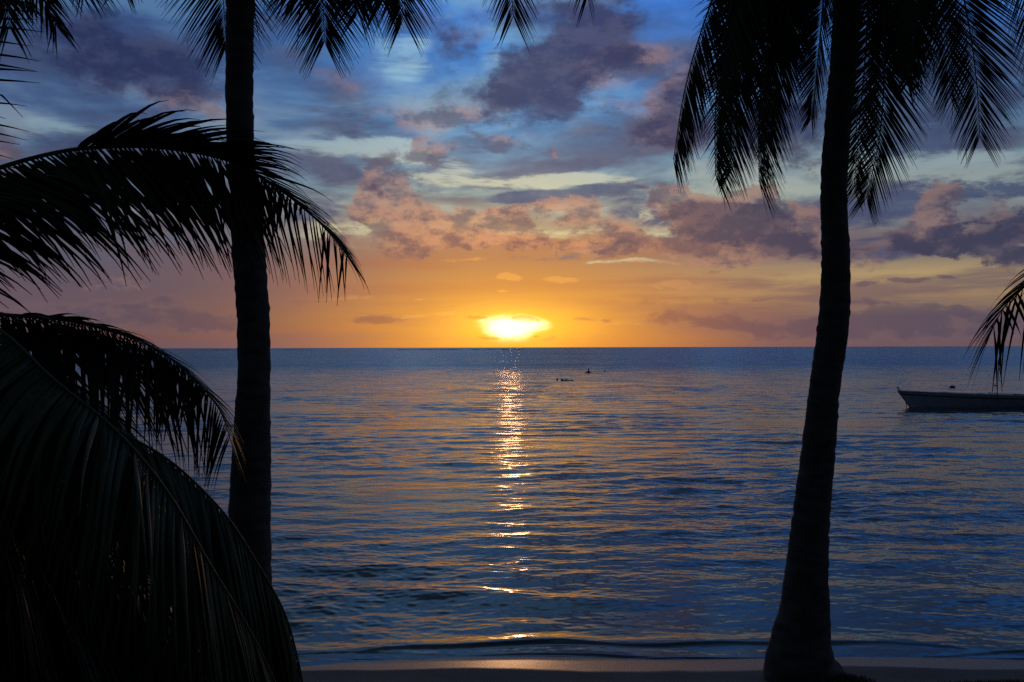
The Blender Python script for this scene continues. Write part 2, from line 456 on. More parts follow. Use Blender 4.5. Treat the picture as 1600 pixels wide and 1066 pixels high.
nt.links.new(mix(nt, noise(nt, obj_co(nt), 9.0, 4, 0.6, 1.0), (0.02, 0.02, 0.022), (0.05, 0.045, 0.04)), b.inputs['Base Color'])
M_grass, nt, b = mat("grass_blades")
nt.links.new(mix(nt, noise(nt, obj_co(nt), 5.0, 3, 0.6, 1.0), (0.035, 0.05, 0.015), (0.08, 0.085, 0.03)), b.inputs['Base Color'])
M_reef, nt, b = mat("reef_rock")
nt.links.new(mix(nt, noise(nt, obj_co(nt), 0.05, 5, 0.6, 1.0), (0.03, 0.03, 0.03), (0.07, 0.065, 0.06)), b.inputs['Base Color'])


# ------------------------------------------------------------------ object helpers
def mesh_obj(name, verts, faces, material, parent=None, smooth=True):
    me = bpy.data.meshes.new(name)
    me.from_pydata([tuple(v) for v in verts], [], faces)
    me.materials.append(material)
    if smooth:
        me.polygons.foreach_set('use_smooth', [True] * len(me.polygons))
    me.update()
    o = bpy.data.objects.new(name, me)
    C.objects.link(o)
    if parent is not None:
        o.parent = parent
        o.matrix_parent_inverse = Matrix.Identity(4)
        o.location = -Vector(parent_world(parent))
    return o


def parent_world(p):
    v = Vector((0, 0, 0))
    while p is not None:
        v += p.location; p = p.parent
    return v


def tag(o, label=None, cat=None, group=None, kind=None):
    if label: o['label'] = label
    if cat: o['category'] = cat
    if group: o['group'] = group
    if kind: o['kind'] = kind
    return o


def empty(name, loc, label, cat, group=None):
    o = bpy.data.objects.new(name, None); C.objects.link(o)
    o.location = loc; o.empty_display_size = 0.3
    return tag(o, label, cat, group)


def grid_mesh(name, P, material):
    """P: rows x cols x 3 array"""
    r, c, _ = P.shape
    me = bpy.data.meshes.new(name)
    me.vertices.add(r * c); me.vertices.foreach_set('co', P.astype(np.float32).ravel())
    i = np.arange((r - 1) * (c - 1)); rr_ = i // (c - 1); cc = i % (c - 1); a = rr_ * c + cc
    q = np.stack([a, a + 1, a + c + 1, a + c], 1).astype(np.int32)
    me.loops.add(q.size); me.loops.foreach_set('vertex_index', q.ravel())
    me.polygons.add(len(q)); me.polygons.foreach_set('loop_start', np.arange(0, q.size, 4, dtype=np.int32))
    me.polygons.foreach_set('loop_total', np.full(len(q), 4, np.int32))
    me.polygons.foreach_set('use_smooth', np.ones(len(q), bool))
    me.update(calc_edges=True); me.validate()
    me.materials.append(material)
    o = bpy.data.objects.new(name, me); C.objects.link(o)
    return o


# ------------------------------------------------------------------ beach
def ground_z(y):
    return np.interp(y, [-60, -8, 0, 4, 7, 9, 10.3, 11.5, 13, 16, 22, 60], [2.6, 2.3, 1.9, 1.25, 0.72, 0.40, 0.155, 0.0, -0.2, -0.6, -1.4, -4])


ys = np.concatenate([np.linspace(-60, 6, 30), np.linspace(6.3, 12.5, 90), np.linspace(13, 60, 20)])
xs = np.concatenate([np.linspace(-300, -16, 30), np.linspace(-15.5, 15.5, 220), np.linspace(16, 300, 30)])
XX, YY = np.meshgrid(xs, ys)
ZZ = ground_z(YY) + (0.016 * np.sin(XX * 0.55 + 0.6) + 0.010 * np.sin(XX * 1.27 + 2.2)) * np.exp(-((YY - 11.2) / 1.2) ** 2) + (0.015 * np.sin(XX * 1.1 + YY) + 0.01 * np.sin(XX * 2.7 - YY * 2.1 + 1)) * np.clip((11.2 - YY) / 1.5, 0, 1)
sand = grid_mesh('sand', np.stack([XX, YY, ZZ], 2), M_sand)
tag(sand, kind='structure')

# ------------------------------------------------------------------ sea
rng = np.random.default_rng(11)
Y0, Y1 = 10.9, 24000.0
R1 = 1150
inv = np.linspace(1 / Y0, 1 / 420.0, R1)
yr = np.concatenate([1 / inv, np.geomspace(440, Y1, 60)])
ct = np.linspace(-0.66, 0.66, 1300)
wide = np.concatenate([np.linspace(-3.5, -0.68, 40), ct, np.linspace(0.68, 3.5, 40)])
YG, TG = np.meshgrid(yr, wide, indexing='ij')
XG = YG * TG
dyrow = np.gradient(yr)[:, None]
dxcol = np.gradient(wide)[None, :] * YG
H = np.zeros_like(XG); DX = np.zeros_like(XG); DY = np.zeros_like(XG)
near = slice(0, R1)
ncomp = 110
lam = np.concatenate([np.exp(rng.uniform(math.log(0.13), math.log(3.4), ncomp)), rng.uniform(1.6, 4.6, 14)])
for iw, L in enumerate(lam):
    k = 2 * math.pi / L
    th = rng.normal(0, 0.30 if L > 1.2 else 0.55)
    if rng.random() < 0.12: th += math.pi * rng.normal(0.5, 0.2)
    slope = 0.0135 * (L / 0.9) ** -0.02
    amp = slope / k * rng.uniform(0.5, 1.4)
    if L > 2.2: amp *= 0.75
    if iw >= ncomp: amp *= 0.3
    ph = rng.uniform(0, 2 * math.pi)
    kx, ky = k * math.sin(th), -k * math.cos(th)
    arg = kx * XG[near] + ky * YG[near] + ph
    arg += 0.5 * np.sin(0.31 * XG[near] + 0.17 * YG[near] + ph * 3)
    fade = np.clip((L / (3.0 * dyrow[near] * max(abs(math.cos(th)), .15)) - 0.5), 0, 1)
    fade = fade * np.clip((L / (3.0 * np.abs(dxcol[near]) * max(abs(math.sin(th)), .05)) - 0.5), 0, 1)
    a = amp * fade
    H[near] += a * np.cos(arg)
    DX[near] += -a * math.sin(th) * np.sin(arg) * 0.8
    DY[near] += a * math.cos(th) * np.sin(arg) * 0.8
group_ = 0.75 + 0.5 * (np.sin(0.35 * XG + 0.9 * np.sin(0.21 * YG)) * np.sin(0.27 * YG + 1.3)) * (YG < 420)
H *= group_
# calmer close to the beach, plus the little shore break
calm = np.interp(YG, [11.0, 11.9, 13.2], [0.10, 0.55, 1.0])
H *= calm; DX *= calm; DY *= calm
xn = XG[near]
crest = 11.95 + 0.20 * np.sin(0.55 * xn + 0.4) + 0.10 * np.sin(1.37 * xn + 2.0) + 0.05 * np.sin(3.1 * xn)
s = YG[near] - crest
crest_h = 0.046 * np.clip(0.45 + 0.40 * np.sin(0.62 * xn + 0.9) + 0.25 * np.sin(1.43 * xn + 2.0) + .12 * np.sin(3.9 * xn), 0.06, 1)
H[near] += crest_h * np.where(s < 0, np.exp(-(s / 0.075) ** 2), np.exp(-(s / 0.32) ** 2))
crest2 = 11.62 + 0.12 * np.sin(0.8 * xn + 2.4) + 0.06 * np.sin(2.3 * xn)
s2 = YG[near] - crest2
H[near] += 0.022 * np.where(s2 < 0, np.exp(-(s2 / 0.05) ** 2), np.exp(-(s2 / 0.3) ** 2)) * (0.6 + 0.4 * np.sin(1.1 * xn))
# ragged waterline
H[near] += np.where(YG[near] < 11.5, 0.010 * np.sin(1.9 * xn) + 0.006 * np.sin(4.7 * xn + 1), 0)
P = np.stack([XG + DX, YG + DY, H], 2)
sea = grid_mesh('water', P, M_sea)
tag(sea, kind='structure')
sea.name = 'sea'


def water_point(px, py, dz=0.0):
    d = ray(px, py); t = CAM_H / -d.z
    return Vector((d.x * t, d.y * t, dz))


# ------------------------------------------------------------------ palm parts
def catmull(pts, n):
    pts = [Vector(p) for p in pts]
    P_ = [pts[0] * 2 - pts[1]] + pts + [pts[-1] * 2 - pts[-2]]
    dense = []
    for i in range(1, len(P_) - 2):
        p0, p1, p2, p3 = P_[i - 1:i + 3]
        for k in range(24):
            t = k / 24
            dense.append(0.5 * ((2 * p1) + (p2 - p0) * t + (2 * p0 - 5 * p1 + 4 * p2 - p3) * t * t + (3 * p1 - p0 - 3 * p2 + p3) * t ** 3))
    dense.append(pts[-1])
    s = [0.0]
    for a, b_ in zip(dense, dense[1:]): s.append(s[-1] + (b_ - a).length)
    L = s[-1]; out = []; j = 0
    for i in range(n):
        d = L * i / (n - 1)
        while j < len(s) - 2 and s[j + 1] < d: j += 1
        f = (d - s[j]) / max(s[j + 1] - s[j], 1e-9)
        out.append(dense[j].lerp(dense[j + 1], min(max(f, 0), 1)))
    return out, L


def tube(verts, faces, pts, radii, sides=8, squash=None):
    base0 = len(verts); up = Vector((0.3, 0.9, 0.2))
    for i, p in enumerate(pts):
        t = (pts[min(i + 1, len(pts) - 1)] - pts[max(i - 1, 0)]).normalized()
        a = t.cross(up)
        if a.length < 1e-3: a = t.cross(Vector((1, 0, 0)))
        a.normalize(); b_ = t.cross(a)
        for k in range(sides):
            an = 2 * math.pi * k / sides
            r = radii[i] if not callable(radii) else radii(i, an)
            verts.append(p + a * math.cos(an) * r + b_ * math.sin(an) * r)
    for i in range(len(pts) - 1):
        for k in range(sides):
            k2 = (k + 1) % sides
            faces.append((base0 + i * sides + k, base0 + i * sides + k2, base0 + (i + 1) * sides + k2, base0 + (i + 1) * sides + k))
    faces.append(tuple(base0 + k for k in range(sides))[::-1])
    faces.append(tuple(base0 + (len(pts) - 1) * sides + k for k in range(sides)))


def interp(x, xp, fp): return float(np.interp(x, xp, fp))


def frond(parent, pts, side=(1, 0, 0), up=(0, 0, 1), L=0.75, n=90, t0=0.15, width=0.04, ang=(62, 28), droop=0.16,
          fold=(10, 10), seed=0, prof=((0, .15, .4, .75, 1), (.5, .8, 1, .8, .45)), jitter=1.0, rib=0.022, missing=0.02, flop=0.0,
          world_pts=False, clump=0.5, extra=(), rows=None):
    """one feather leaf: pts = (px, py, depth) along its midrib; side = direction its leaflets spread; up = its upper face"""
    R = random.Random(seed)
    P3 = [Vector(p) for p in pts] if world_pts else [at(*p) for p in pts]
    NS = 80
    mid, Ltot = catmull(P3, NS)
    side, up = Vector(side), Vector(up)
    V_, F_ = [], []
    for row in (rows or ((1, fold[0]), (-1, fold[1])) + tuple(extra)):
        sgn, fd = row[0], row[1]; rang = row[2] if len(row) > 2 else ang; lm = row[3] if len(row) > 3 else 1.0
        cl = 0.0; cl2 = 0.0
        for i in range(n):
            t = t0 + (1 - t0) * (i + R.uniform(-.3, .3) * jitter) / (n - 1)
            t = min(max(t, 0), 0.999)
            if R.random() < missing: continue
            x = t * (NS - 1); j = int(x); p = mid[j].lerp(mid[min(j + 1, NS - 1)], x - j)
            T = (mid[min(j + 1, NS - 1)] - mid[max(j - 1, 0)]).normalized()
            S = (side - T * side.dot(T)).normalized()
            Un = S.cross(T)
            if Un.dot(up) < 0: Un = -Un
            if R.random() < 0.16: cl = R.gauss(0, 1) * clump; cl2 = R.gauss(0, 1) * clump
            A = math.radians(interp(t, np.linspace(t0, 1, len(rang)), rang) + (R.gauss(0, 2.5) + cl * 3.5) * jitter)
            fo = math.radians((fd if not isinstance(fd, tuple) else interp(t, fd[0], fd[1])) + (R.gauss(0, 4) + cl2 * 7) * jitter)
            d = T * math.cos(A) + (S * sgn * math.cos(fo) + Un * math.sin(fo)) * math.sin(A)
            d.normalize()
            ln_ = L * (lm if isinstance(lm, (int, float)) else interp(t, *lm)) * interp(t, *prof) * R.uniform(0.9, 1.06)
            if R.random() < 0.05 * jitter: ln_ *= R.uniform(0.6, 0.9)
            segs = 8
            g_ = droop * R.uniform(0.75, 1.3)
            # blade plane follows the frond's own face at the base
            nrm = (Un * math.cos(fo) - S * sgn * math.sin(fo))
            nrm = (nrm + T * 0.25 + Vector((R.gauss(0, .12), R.gauss(0, .12), R.gauss(0, .12)))).normalized()
            q = p.copy(); b0 = len(V_)
            wt_ = width * interp(t, (0, .55, 1), (1, .9, .5))
            if not isinstance(lm, (int, float)):
                lmt = interp(t, lm[0], lm[1])
                if lmt < .08: continue
            kink = R.randint(3, 6) if R.random() < .05 else -1
            hook = flop if R.random() < 0.8 else 0
            for k in range(segs + 1):
                f = k / segs
                w = wt_ * (0.22 + 0.78 * min(1, f / 0.2)) * (1 - f ** 1.7) ** 0.95 * 0.5
                w = max(w, width * 0.04)
                wv_ = d.cross(nrm)
                if wv_.length < 1e-4: wv_ = d.cross(S)
                wv_.normalize()
                nn_ = wv_.cross(d).normalized()
                V_.append(q - wv_ * w - nn_ * w * 0.35); V_.append(q.copy()); V_.append(q + wv_ * w - nn_ * w * 0.35)
                if k < segs:
                    a0 = b0 + k * 3
                    F_.append((a0, a0 + 1, a0 + 4, a0 + 3)); F_.append((a0 + 1, a0 + 2, a0 + 5, a0 + 4))
                q = q + d * (ln_ / segs)
                gg = g_ * (0.25 + 1.0 * f + 0.9 * f ** 4)
                if hook and f > 0.55: gg += hook
                d = (d + Vector((0, 0, -1)) * gg + Vector((R.gauss(0, 1), R.gauss(0, 1), R.gauss(0, 1))) * 0.012 * jitter).normalized()
                if k == kink: d = (d + Vector((0, 0, -1.3)) + Vector((R.gauss(0, .4), R.gauss(0, .4), 0))).normalized()
                nrm = (nrm - d * nrm.dot(d)).normalized()
    fr = mesh_obj('frond', V_, F_, M_leaf, parent)
    V2, F2 = [], []
    rad = [rib * (1.25 - 1.05 * (i / (NS - 1)) ** 0.8) for i in range(NS)]
    tube(V2, F2, mid, rad, 7)
    mesh_obj('midrib', V2, F2, M_rib, fr)
    return fr


def trunk(parent, rows, seed=0, scar=0.085, sides=40):
    """rows: (point, radius) from the ground up; leaf-scar rings make the outline uneven"""
    R = np.random.default_rng(seed)
    pts = [r[0] for r in rows]
    NS = 260
    mid, Ltot = catmull(pts, NS)
    # radius by length along the trunk
    cum = [0.0]
    for a, b_ in zip(pts, pts[1:]): cum.append(cum[-1] + (b_ - a).length)
    cum = np.array(cum) / cum[-1]
    rad = np.interp(np.linspace(0, 1, NS), cum, [r[1] for r in rows])
    phs = R.uniform(0, 6.28, 12); amp_ = R.uniform(0.0, 0.010, 60)
    rn = R.normal(0, 1, (NS, 5))
    for _ in range(1): rn = (rn + np.roll(rn, 1, 0)) / 2

    def rr(i, an):
        h = Ltot * i / (NS - 1)
        h += .045 * math.sin(h * 3.1 + phs[3]) + .022 * math.sin(h * 8.3 + phs[4])
        ring = (h / scar + 0.25 * math.sin(an + phs[0]) + 0.15 * math.sin(2 * an + h)) % 1.0
        r = rad[i] * (1 + amp_[int(h / scar) % 60] * (1 - ring) ** 2 + 0.012 * math.sin(3 * an + phs[1] + h * 1.3) + 0.016 * math.sin(2 * an + phs[2] - h * 0.9))
        r += 0.0026 * (rn[i, 0] + rn[i, 1] * math.cos(an) + rn[i, 2] * math.sin(an) + rn[i, 3] * math.cos(2 * an) + rn[i, 4] * math.sin(3 * an))
        return r
    V_, F_ = [], []
    tube(V_, F_, mid, rr, sides)
    return mesh_obj('trunk', V_, F_, M_bark, parent)


def W(px, w, d): return w * 0.5 * d / F


# ---- right palm
D = 10.3
rp = empty('palm_tree', at(1258, 1075, D), 'tall leaning coconut palm with flared base at the water edge on the right', 'palm tree', 'coconut palms framing the sea')
rows = [((1256, 1085), 150), ((1257, 1066), 132), ((1251, 1040), 112), ((1252, 1000), 92), ((1257, 960), 79), ((1260, 900), 66), ((1268, 800), 56),
        ((1279, 700), 51), ((1289, 600), 45), ((1303, 500), 47), ((1306, 400), 42), ((1303, 300), 40), ((1309, 200), 41), ((1318, 100), 41), ((1324, 0), 43),
        ((1327, -90), 50), ((1328, -130), 30)]
trunk(rp, [(at(x, y, D), W(x, w, D)) for (x, y), w in rows], 3)
HUB = (1327, -95)
h = (HUB[0], HUB[1], D)
FR = [
    # left hanging group
    dict(pts=[h, (1255, -200, D), (1160, -120, 10.0), (1102, 30, 9.9), (1070, 140, 9.9), (1052, 250, 9.9)], side=(.35, 1, 0), up=(-1, 0, .3), L=.78, fold=(-70, -65), droop=.12, ang=(40, 22), seed=1, a=(46, 40, 34, 24)),
    dict(pts=[h, (1260, -180, 9.6), (1180, -100, 9.3), (1135, 40, 9.2), (1118, 170, 9.2), (1118, 275, 9.2)], side=(.5, .9, 0), up=(-1, -.2, .3), L=.8, fold=(-62, -66), droop=.10, ang=(42, 22), seed=2, a=(50, 42, 34, 25)),
    dict(pts=[h, (1270, -160, 10.6), (1200, -80, 10.8), (1165, 60, 10.9), (1150, 170, 10.9), (1145, 262, 10.9)], side=(1, .3, 0), up=(-.3, -1, .3), L=.85, fold=(0, 0), droop=.10, ang=(44, 22), seed=3, a=(50, 42, 34, 25)),
    dict(pts=[h, (1290, -170, 9.6), (1235, -80, 9.3), (1200, 60, 9.2), (1186, 180, 9.2), (1186, 285, 9.2)], side=(.25, 1, 0), up=(-1, 0, .3), L=.8, fold=(-60, -30), droop=.08, ang=(38, 18), seed=4, a=(46, 40, 34, 24)),
    dict(pts=[h, (1280, -140, 11), (1235, -60, 11.3), (1215, 60, 11.4), (1205, 150, 11.4), (1200, 215, 11.4)], side=(1, .3, 0), up=(0, -1, .3), L=.8, fold=(0, 0), droop=.08, ang=(44, 22), seed=5, a=(50, 42, 34, 25)),
    dict(pts=[h, (1310, -140, 10.8), (1292, -50, 11.1), (1282, 50, 11.2), (1274, 130, 11.2), (1268, 185, 11.2)], side=(1, .6, 0), up=(0, -1, .3), L=.55, fold=(-20, -20), droop=.07, ang=(34, 20), seed=6),
    dict(pts=[h, (1290, -130, 9.9), (1230, -90, 9.7), (1180, -20, 9.6), (1155, 60, 9.6), (1140, 130, 9.6)], side=(1, .5, 0), up=(-.6, -1, .3), L=.62, fold=(-10, -10), droop=.08, ang=(46, 24), seed=7, a=(50, 42, 34, 25)),
    # right of the trunk
    dict(pts=[h, (1345, -170, 9.8), (1372, -80, 9.5), (1382, 60, 9.4), (1376, 200, 9.4), (1354, 310, 9.4)], side=(1, .1, 0), up=(0, -1, .3), L=.68, fold=(0, 0), droop=.06, ang=(38, 20), seed=8),
    dict(pts=[h, (1340, -150, 10.8), (1358, -60, 11), (1354, 60, 11.1), (1344, 180, 11.1), (1334, 295, 11.1)], side=(1, .2, 0), up=(0, -1, .3), L=.68, fold=(0, 0), droop=.06, ang=(36, 20), seed=9),
    dict(pts=[h, (1400, -200, D), (1478, -110, 10.2), (1512, 30, 10.2), (1526, 130, 10.2), (1531, 215, 10.2)], side=(1, 0, 0), up=(0, -1, .3), L=.82, fold=(0, 0), droop=.06, ang=(42, 22), seed=10),
    dict(pts=[h, (1380, -180, 10.8), (1440, -90, 11.2), (1470, 10, 11.3), (1482, 90, 11.3), (1484, 150, 11.3)], side=(1, .2, 0), up=(0, -1, .3), L=.8, fold=(0, 0), droop=.06, ang=(44, 22), seed=11),
    dict(pts=[h, (1370, -150, 9.8), (1410, -80, 9.5), (1430, 10, 9.4), (1425, 80, 9.4), (1418, 130, 9.4)], side=(1, .3, 0), up=(0, -1, .3), L=.55, fold=(0, 0), droop=.08, ang=(44, 22), seed=12),
    dict(pts=[h, (1450, -250, D), (1560, -180, 10), (1600, -50, 9.9), (1612, 50, 9.9), (1618, 110, 9.9)], side=(1, .3, 0), up=(0, -1, .3), L=.75, fold=(0, 0), droop=.08, ang=(44, 22), seed=13),
    dict(pts=[h, (1270, -150, 9.8), (1210, -110, 9.5), (1170, -40, 9.4), (1160, 40, 9.4), (1158, 90, 9.4)], side=(1, .2, 0), up=(0, -1, .3), L=.52, fold=(0, 0), droop=.06, seed=16, a=(50, 42, 34, 25)),
    dict(pts=[h, (1290, -150, 10.6), (1250, -110, 10.9), (1230, -40, 11), (1226, 20, 11), (1228, 70, 11)], side=(1, .2, 0), up=(0, -1, .3), L=.8, fold=(0, 0), droop=.06, seed=17, a=(50, 42, 34, 25)),
    dict(pts=[h, (1350, -140, 10.4), (1375, -80, 10.6), (1392, -20, 10.7), (1400, 40, 10.7), (1404, 100, 10.7)], side=(1, .2, 0), up=(0, -1, .3), L=.7, fold=(0, 0), droop=.06, seed=18, a=(46, 40, 34, 25)),
    dict(pts=[h, (1300, -250, 11.5), (1270, -280, 13), (1250, -230, 14.0), (1240, -150, 14.3)], side=(1, 0, 0), up=(0, 0, 1), L=.8, fold=(0, 0), droop=.1, seed=14),
    dict(pts=[h, (1380, -250, 9.0), (1440, -300, 7.8), (1500, -280, 7.0)], side=(1, 0, 0), up=(0, 0, 1), L=.8, fold=(0, 0), droop=.1, seed=15),
]
for f in FR:
    f['droop'] = .035; f['ang'] = f.pop('a', (62, 52, 40, 26)); f['L'] *= 1.12
    frond(rp, n=130, width=.0285, t0=.12, clump=.22, jitter=.6, rib=.017, prof=((0, .12, .4, .72, .9, 1), (.5, .85, 1, .92, .62, .42)), **f)

# ---- left palm (crown above the frame)
D = 8.7
lp = empty('palm_tree', at(388, 1108, D), 'tall straight coconut palm left of the setting sun, trunk crossed by a big drooping frond', 'palm tree', 'coconut palms framing the sea')
rows = [((386, 1118), 96), ((388, 1060), 80), ((390, 950), 68), ((390, 860), 64), ((390, 800), 63), ((393, 700), 58), ((396, 600), 50), ((396, 500), 50), ((389, 400), 51), ((382, 300), 44),
        ((378, 250), 42), ((375, 200), 43), ((374, 100), 43), ((376, 0), 45), ((379, -100), 46), ((380, -190), 50), ((381, -230), 30)]
trunk(lp, [(at(x, y, D), W(x, w, D)) for (x, y), w in rows], 8)
h = (380, -195, D)
FL = [
    dict(pts=[h, (365, -270, 9.3), (352, -200, 10), (346, -90, 10.4), (349, 0, 10.5), (354, 70, 10.5)], side=(1, .1, 0), up=(0, -1, .3), L=.78, fold=(0, 0), droop=.05, ang=(42, 20), seed=21),
    dict(pts=[h, (430, -330, 9.0), (480, -250, 9.3), (499, -110, 9.4), (504, -10, 9.4), (507, 66, 9.4)], side=(1, .1, 0), up=(0, -1, .3), L=.72, fold=(0, 0), droop=.05, ang=(44, 20), seed=22),
    dict(pts=[h, (450, -390, D), (570, -330, 8.8), (612, -160, 9), (624, -50, 9), (630, 30, 9)], side=(1, .2, 0), up=(0, -1, .3), L=.66, fold=(0, 0), droop=.05, ang=(42, 20), seed=23),
    dict(pts=[h, (470, -360, 9.4), (545, -300, 10), (570, -190, 10.3), (568, -70, 10.4), (560, 20, 10.4)], side=(1, .2, 0), up=(0, -1, .3), L=.75, fold=(0, 0), droop=.05, ang=(42, 20), seed=24),
    dict(pts=[h, (520, -450, D), (700, -400, 8.5), (770, -230, 8.4), (794, -70, 8.4), (802, 26, 8.4)], side=(1, .45, 0), up=(0, -1, .3), L=.62, fold=(-10, 0), droop=.07, ang=(40, 20), seed=25),
    dict(pts=[h, (600, -450, 8.4), (800, -380, 8), (880, -220, 7.9), (908, -80, 7.9), (918, -6, 7.9)], side=(.8, .6, 0), up=(-.6, -1, .3), L=.50, fold=(-30, -30), droop=.09, ang=(48, 22), seed=26),
    dict(pts=[h, (340, -330, 8.5), (270, -330, 8.4), (215, -220, 8.3), (196, -110, 8.3), (188, -28, 8.3)], side=(1, .5, 0), up=(0, -1, .3), L=.5, fold=(0, 0), droop=.08, ang=(44, 20), seed=27),
    dict(pts=[h, (340, -270, 9.5), (290, -250, 10.2), (262, -180, 10.6), (250, -100, 10.7), (246, -40, 10.7)], side=(1, .3, 0), up=(0, -1, .3), L=.5, fold=(0, 0), droop=.08, ang=(42, 20), seed=28),
    dict(pts=[h, (420, -300, 8.2), (440, -260, 7.6), (446, -180, 7.3), (446, -110, 7.2)], side=(1, .3, 0), up=(0, -1, .3), L=.6, fold=(0, 0), droop=.06, ang=(42, 20), seed=29),
    dict(pts=[h, (450, -300, 9.6), (520, -230, 10), (548, -130, 10.2), (552, -60, 10.2), (550, 0, 10.2)], side=(1, .2, 0), up=(0, -1, .3), L=.7, fold=(0, 0), droop=.05, seed=31),
    dict(pts=[h, (470, -340, 8.9), (560, -280, 8.7), (590, -160, 8.6), (597, -70, 8.6), (598, 0, 8.6)], side=(1, .2, 0), up=(0, -1, .3), L=.62, fold=(0, 0), droop=.05, seed=33),
    dict(pts=[h, (400, -300, 8.3), (440, -260, 8.0), (462, -160, 7.9), (466, -80, 7.9), (468, -10, 7.9)], side=(1, .2, 0), up=(0, -1, .3), L=.55, fold=(0, 0), droop=.05, seed=34),
    dict(pts=[h, (480, -400, 9.0), (620, -380, 9.0), (664, -240, 9.0), (672, -120, 9.0), (676, -40, 9.0)], side=(1, .2, 0), up=(0, -1, .3), L=.55, fold=(0, 0), droop=.05, seed=35),
    dict(pts=[h, (480, -380, 9.2), (640, -340, 9.4), (700, -200, 9.5), (716, -110, 9.5), (722, -50, 9.5)], side=(1, .2, 0), up=(0, -1, .3), L=.55, fold=(0, 0), droop=.05, seed=32),
    dict(pts=[h, (400, -360, 9.6), (420, -420, 11), (430, -400, 12.2), (436, -330, 12.6)], side=(1, 0, 0), up=(0, 0, 1), L=.7, fold=(0, 0), droop=.1, seed=30),
]
for f in FL:
    f['droop'] = .03; f['ang'] = (66, 58, 44, 26); f['L'] *= 1.35
    frond(lp, n=135, width=.032, t0=.12, clump=.22, jitter=.6, rib=.016, prof=((0, .12, .4, .72, .9, 1), (.5, .85, 1, .92, .62, .42)), **f)

# ---- low palm close on the left, crown at eye height
hubw = at(-300, 440, 5.6)
gz = float(ground_z(hubw.y))
np_ = empty('palm_tree', Vector((hubw.x - .1, hubw.y, gz)), 'low coconut palm at far left whose big arching fronds fill the lower left corner', 'palm tree', 'coconut palms framing the sea')
trunk(np_, [(Vector((hubw.x - .1, hubw.y, gz - .1)), .26), (Vector((hubw.x - .06, hubw.y, gz + .5)), .17), (Vector((hubw.x, hubw.y, hubw.z - .4)), .15), (hubw, .16)], 5)
h = (-300, 440, 5.6)
pf = ((0, .1, .35, .75, 1), (.5, .85, 1, .85, .5))
# upper arch crossing the trunk
frond(np_, [h, (-130, 310, 5.8), (0, 262, 6.0), (90, 238, 6.1), (150, 231, 6.1), (230, 230, 6.15), (300, 238, 6.2), (355, 251, 6.2), (400, 273, 6.2), (450, 306, 6.2), (494, 342, 6.2), (526, 376, 6.2), (543, 398, 6.2)],
      side=(.12, 1, 0), up=(0, 0, 1), L=1.05, n=120, width=.040, t0=.06, rows=(
          (1, -52, (62, 60, 58, 54), 1.0),
          (1, -40, (66, 64, 60, 56), ((0, .6, .75, .85), (.8, .8, .6, 0))),
          (-1, -56, (60, 60, 58, 56), ((0, .48, .7, .82, .9), (1, 1, .9, .6, 0))),
          (-1, ((0, .5, .62, .8, 1), (34, 30, 24, 12, 4)), (52, 46, 34, 24, 18), ((0, .46, .49, .6, .8, 1), (0, 0, .7, .75, .9, .8))),
          (-1, ((0, .5, .62, .8, 1), (18, 18, 14, 6, 0)), (46, 40, 30, 20, 16), ((0, .49, .52, .6, .8, 1), (0, 0, .7, .7, .8, .9)))),
      flop=.10, droop=.07, seed=41, rib=.018,
      prof=((0, .1, .4, .65, .78, .9, 1), (.75, .95, 1, .92, .74, .55, .34)), clump=.3)
frond(np_, [h, (-150, 470, 5.5), (0, 491, 5.4), (100, 500, 5.35), (200, 526, 5.3), (265, 560, 5.3), (312, 598, 5.3), (343, 640, 5.3), (360, 682, 5.3)],
      side=(-.2, 1, 0), up=(.3, 0, 1), L=.80, n=125, width=.036, t0=.08, rows=(
          (1, -52, (66, 64, 60, 50), 1.0), (1, -40, (68, 66, 62, 50), ((0, .6, .75, .85), (1, .9, .6, 0))),
          (-1, -58, (66, 62, 58), ((0, .7, .85, .92), (1, 1, .6, 0))),
          (-1, ((0, .6, .8, 1), (-10, 6, 4, 0)), (56, 44, 30, 22), ((0, .3, .4, 1), (0, 0, .6, .7)))),
      droop=.075, seed=42, rib=.015, clump=.4, prof=((0, .1, .4, .7, .88, 1), (.6, .9, 1, .95, .75, .45)))
frond(np_, [h, (-120, 455, 4.8), (0, 517, 4.3), (80, 590, 4.1), (180, 672, 3.95), (260, 766, 3.85), (330, 885, 3.8), (385, 975, 3.8), (430, 1066, 3.8), (452, 1130, 3.8)],
      side=(-.45, 1, .1), up=(.8, -.3, .8), L=1.0, n=175, width=.036, t0=.08, ang=(72, 34), fold=(-42, -22), extra=((-1, -60), (1, -62)), droop=.13, seed=43, rib=.013, clump=.35, prof=pf)
frond(np_, [h, (-110, 530, 5.1), (60, 606, 4.85), (190, 676, 4.7), (270, 724, 4.65), (350, 802, 4.6), (403, 882, 4.6), (445, 958, 4.6), (468, 1040, 4.6), (478, 1100, 4.6)],
      side=(-.3, 1, 0), up=(.8, 0, .7), L=.85, n=165, width=.036, t0=.08, ang=(66, 26), fold=(-45, -25), extra=((-1, -60), (1, -62)), droop=.13, seed=44, rib=.013, clump=.4, prof=pf)
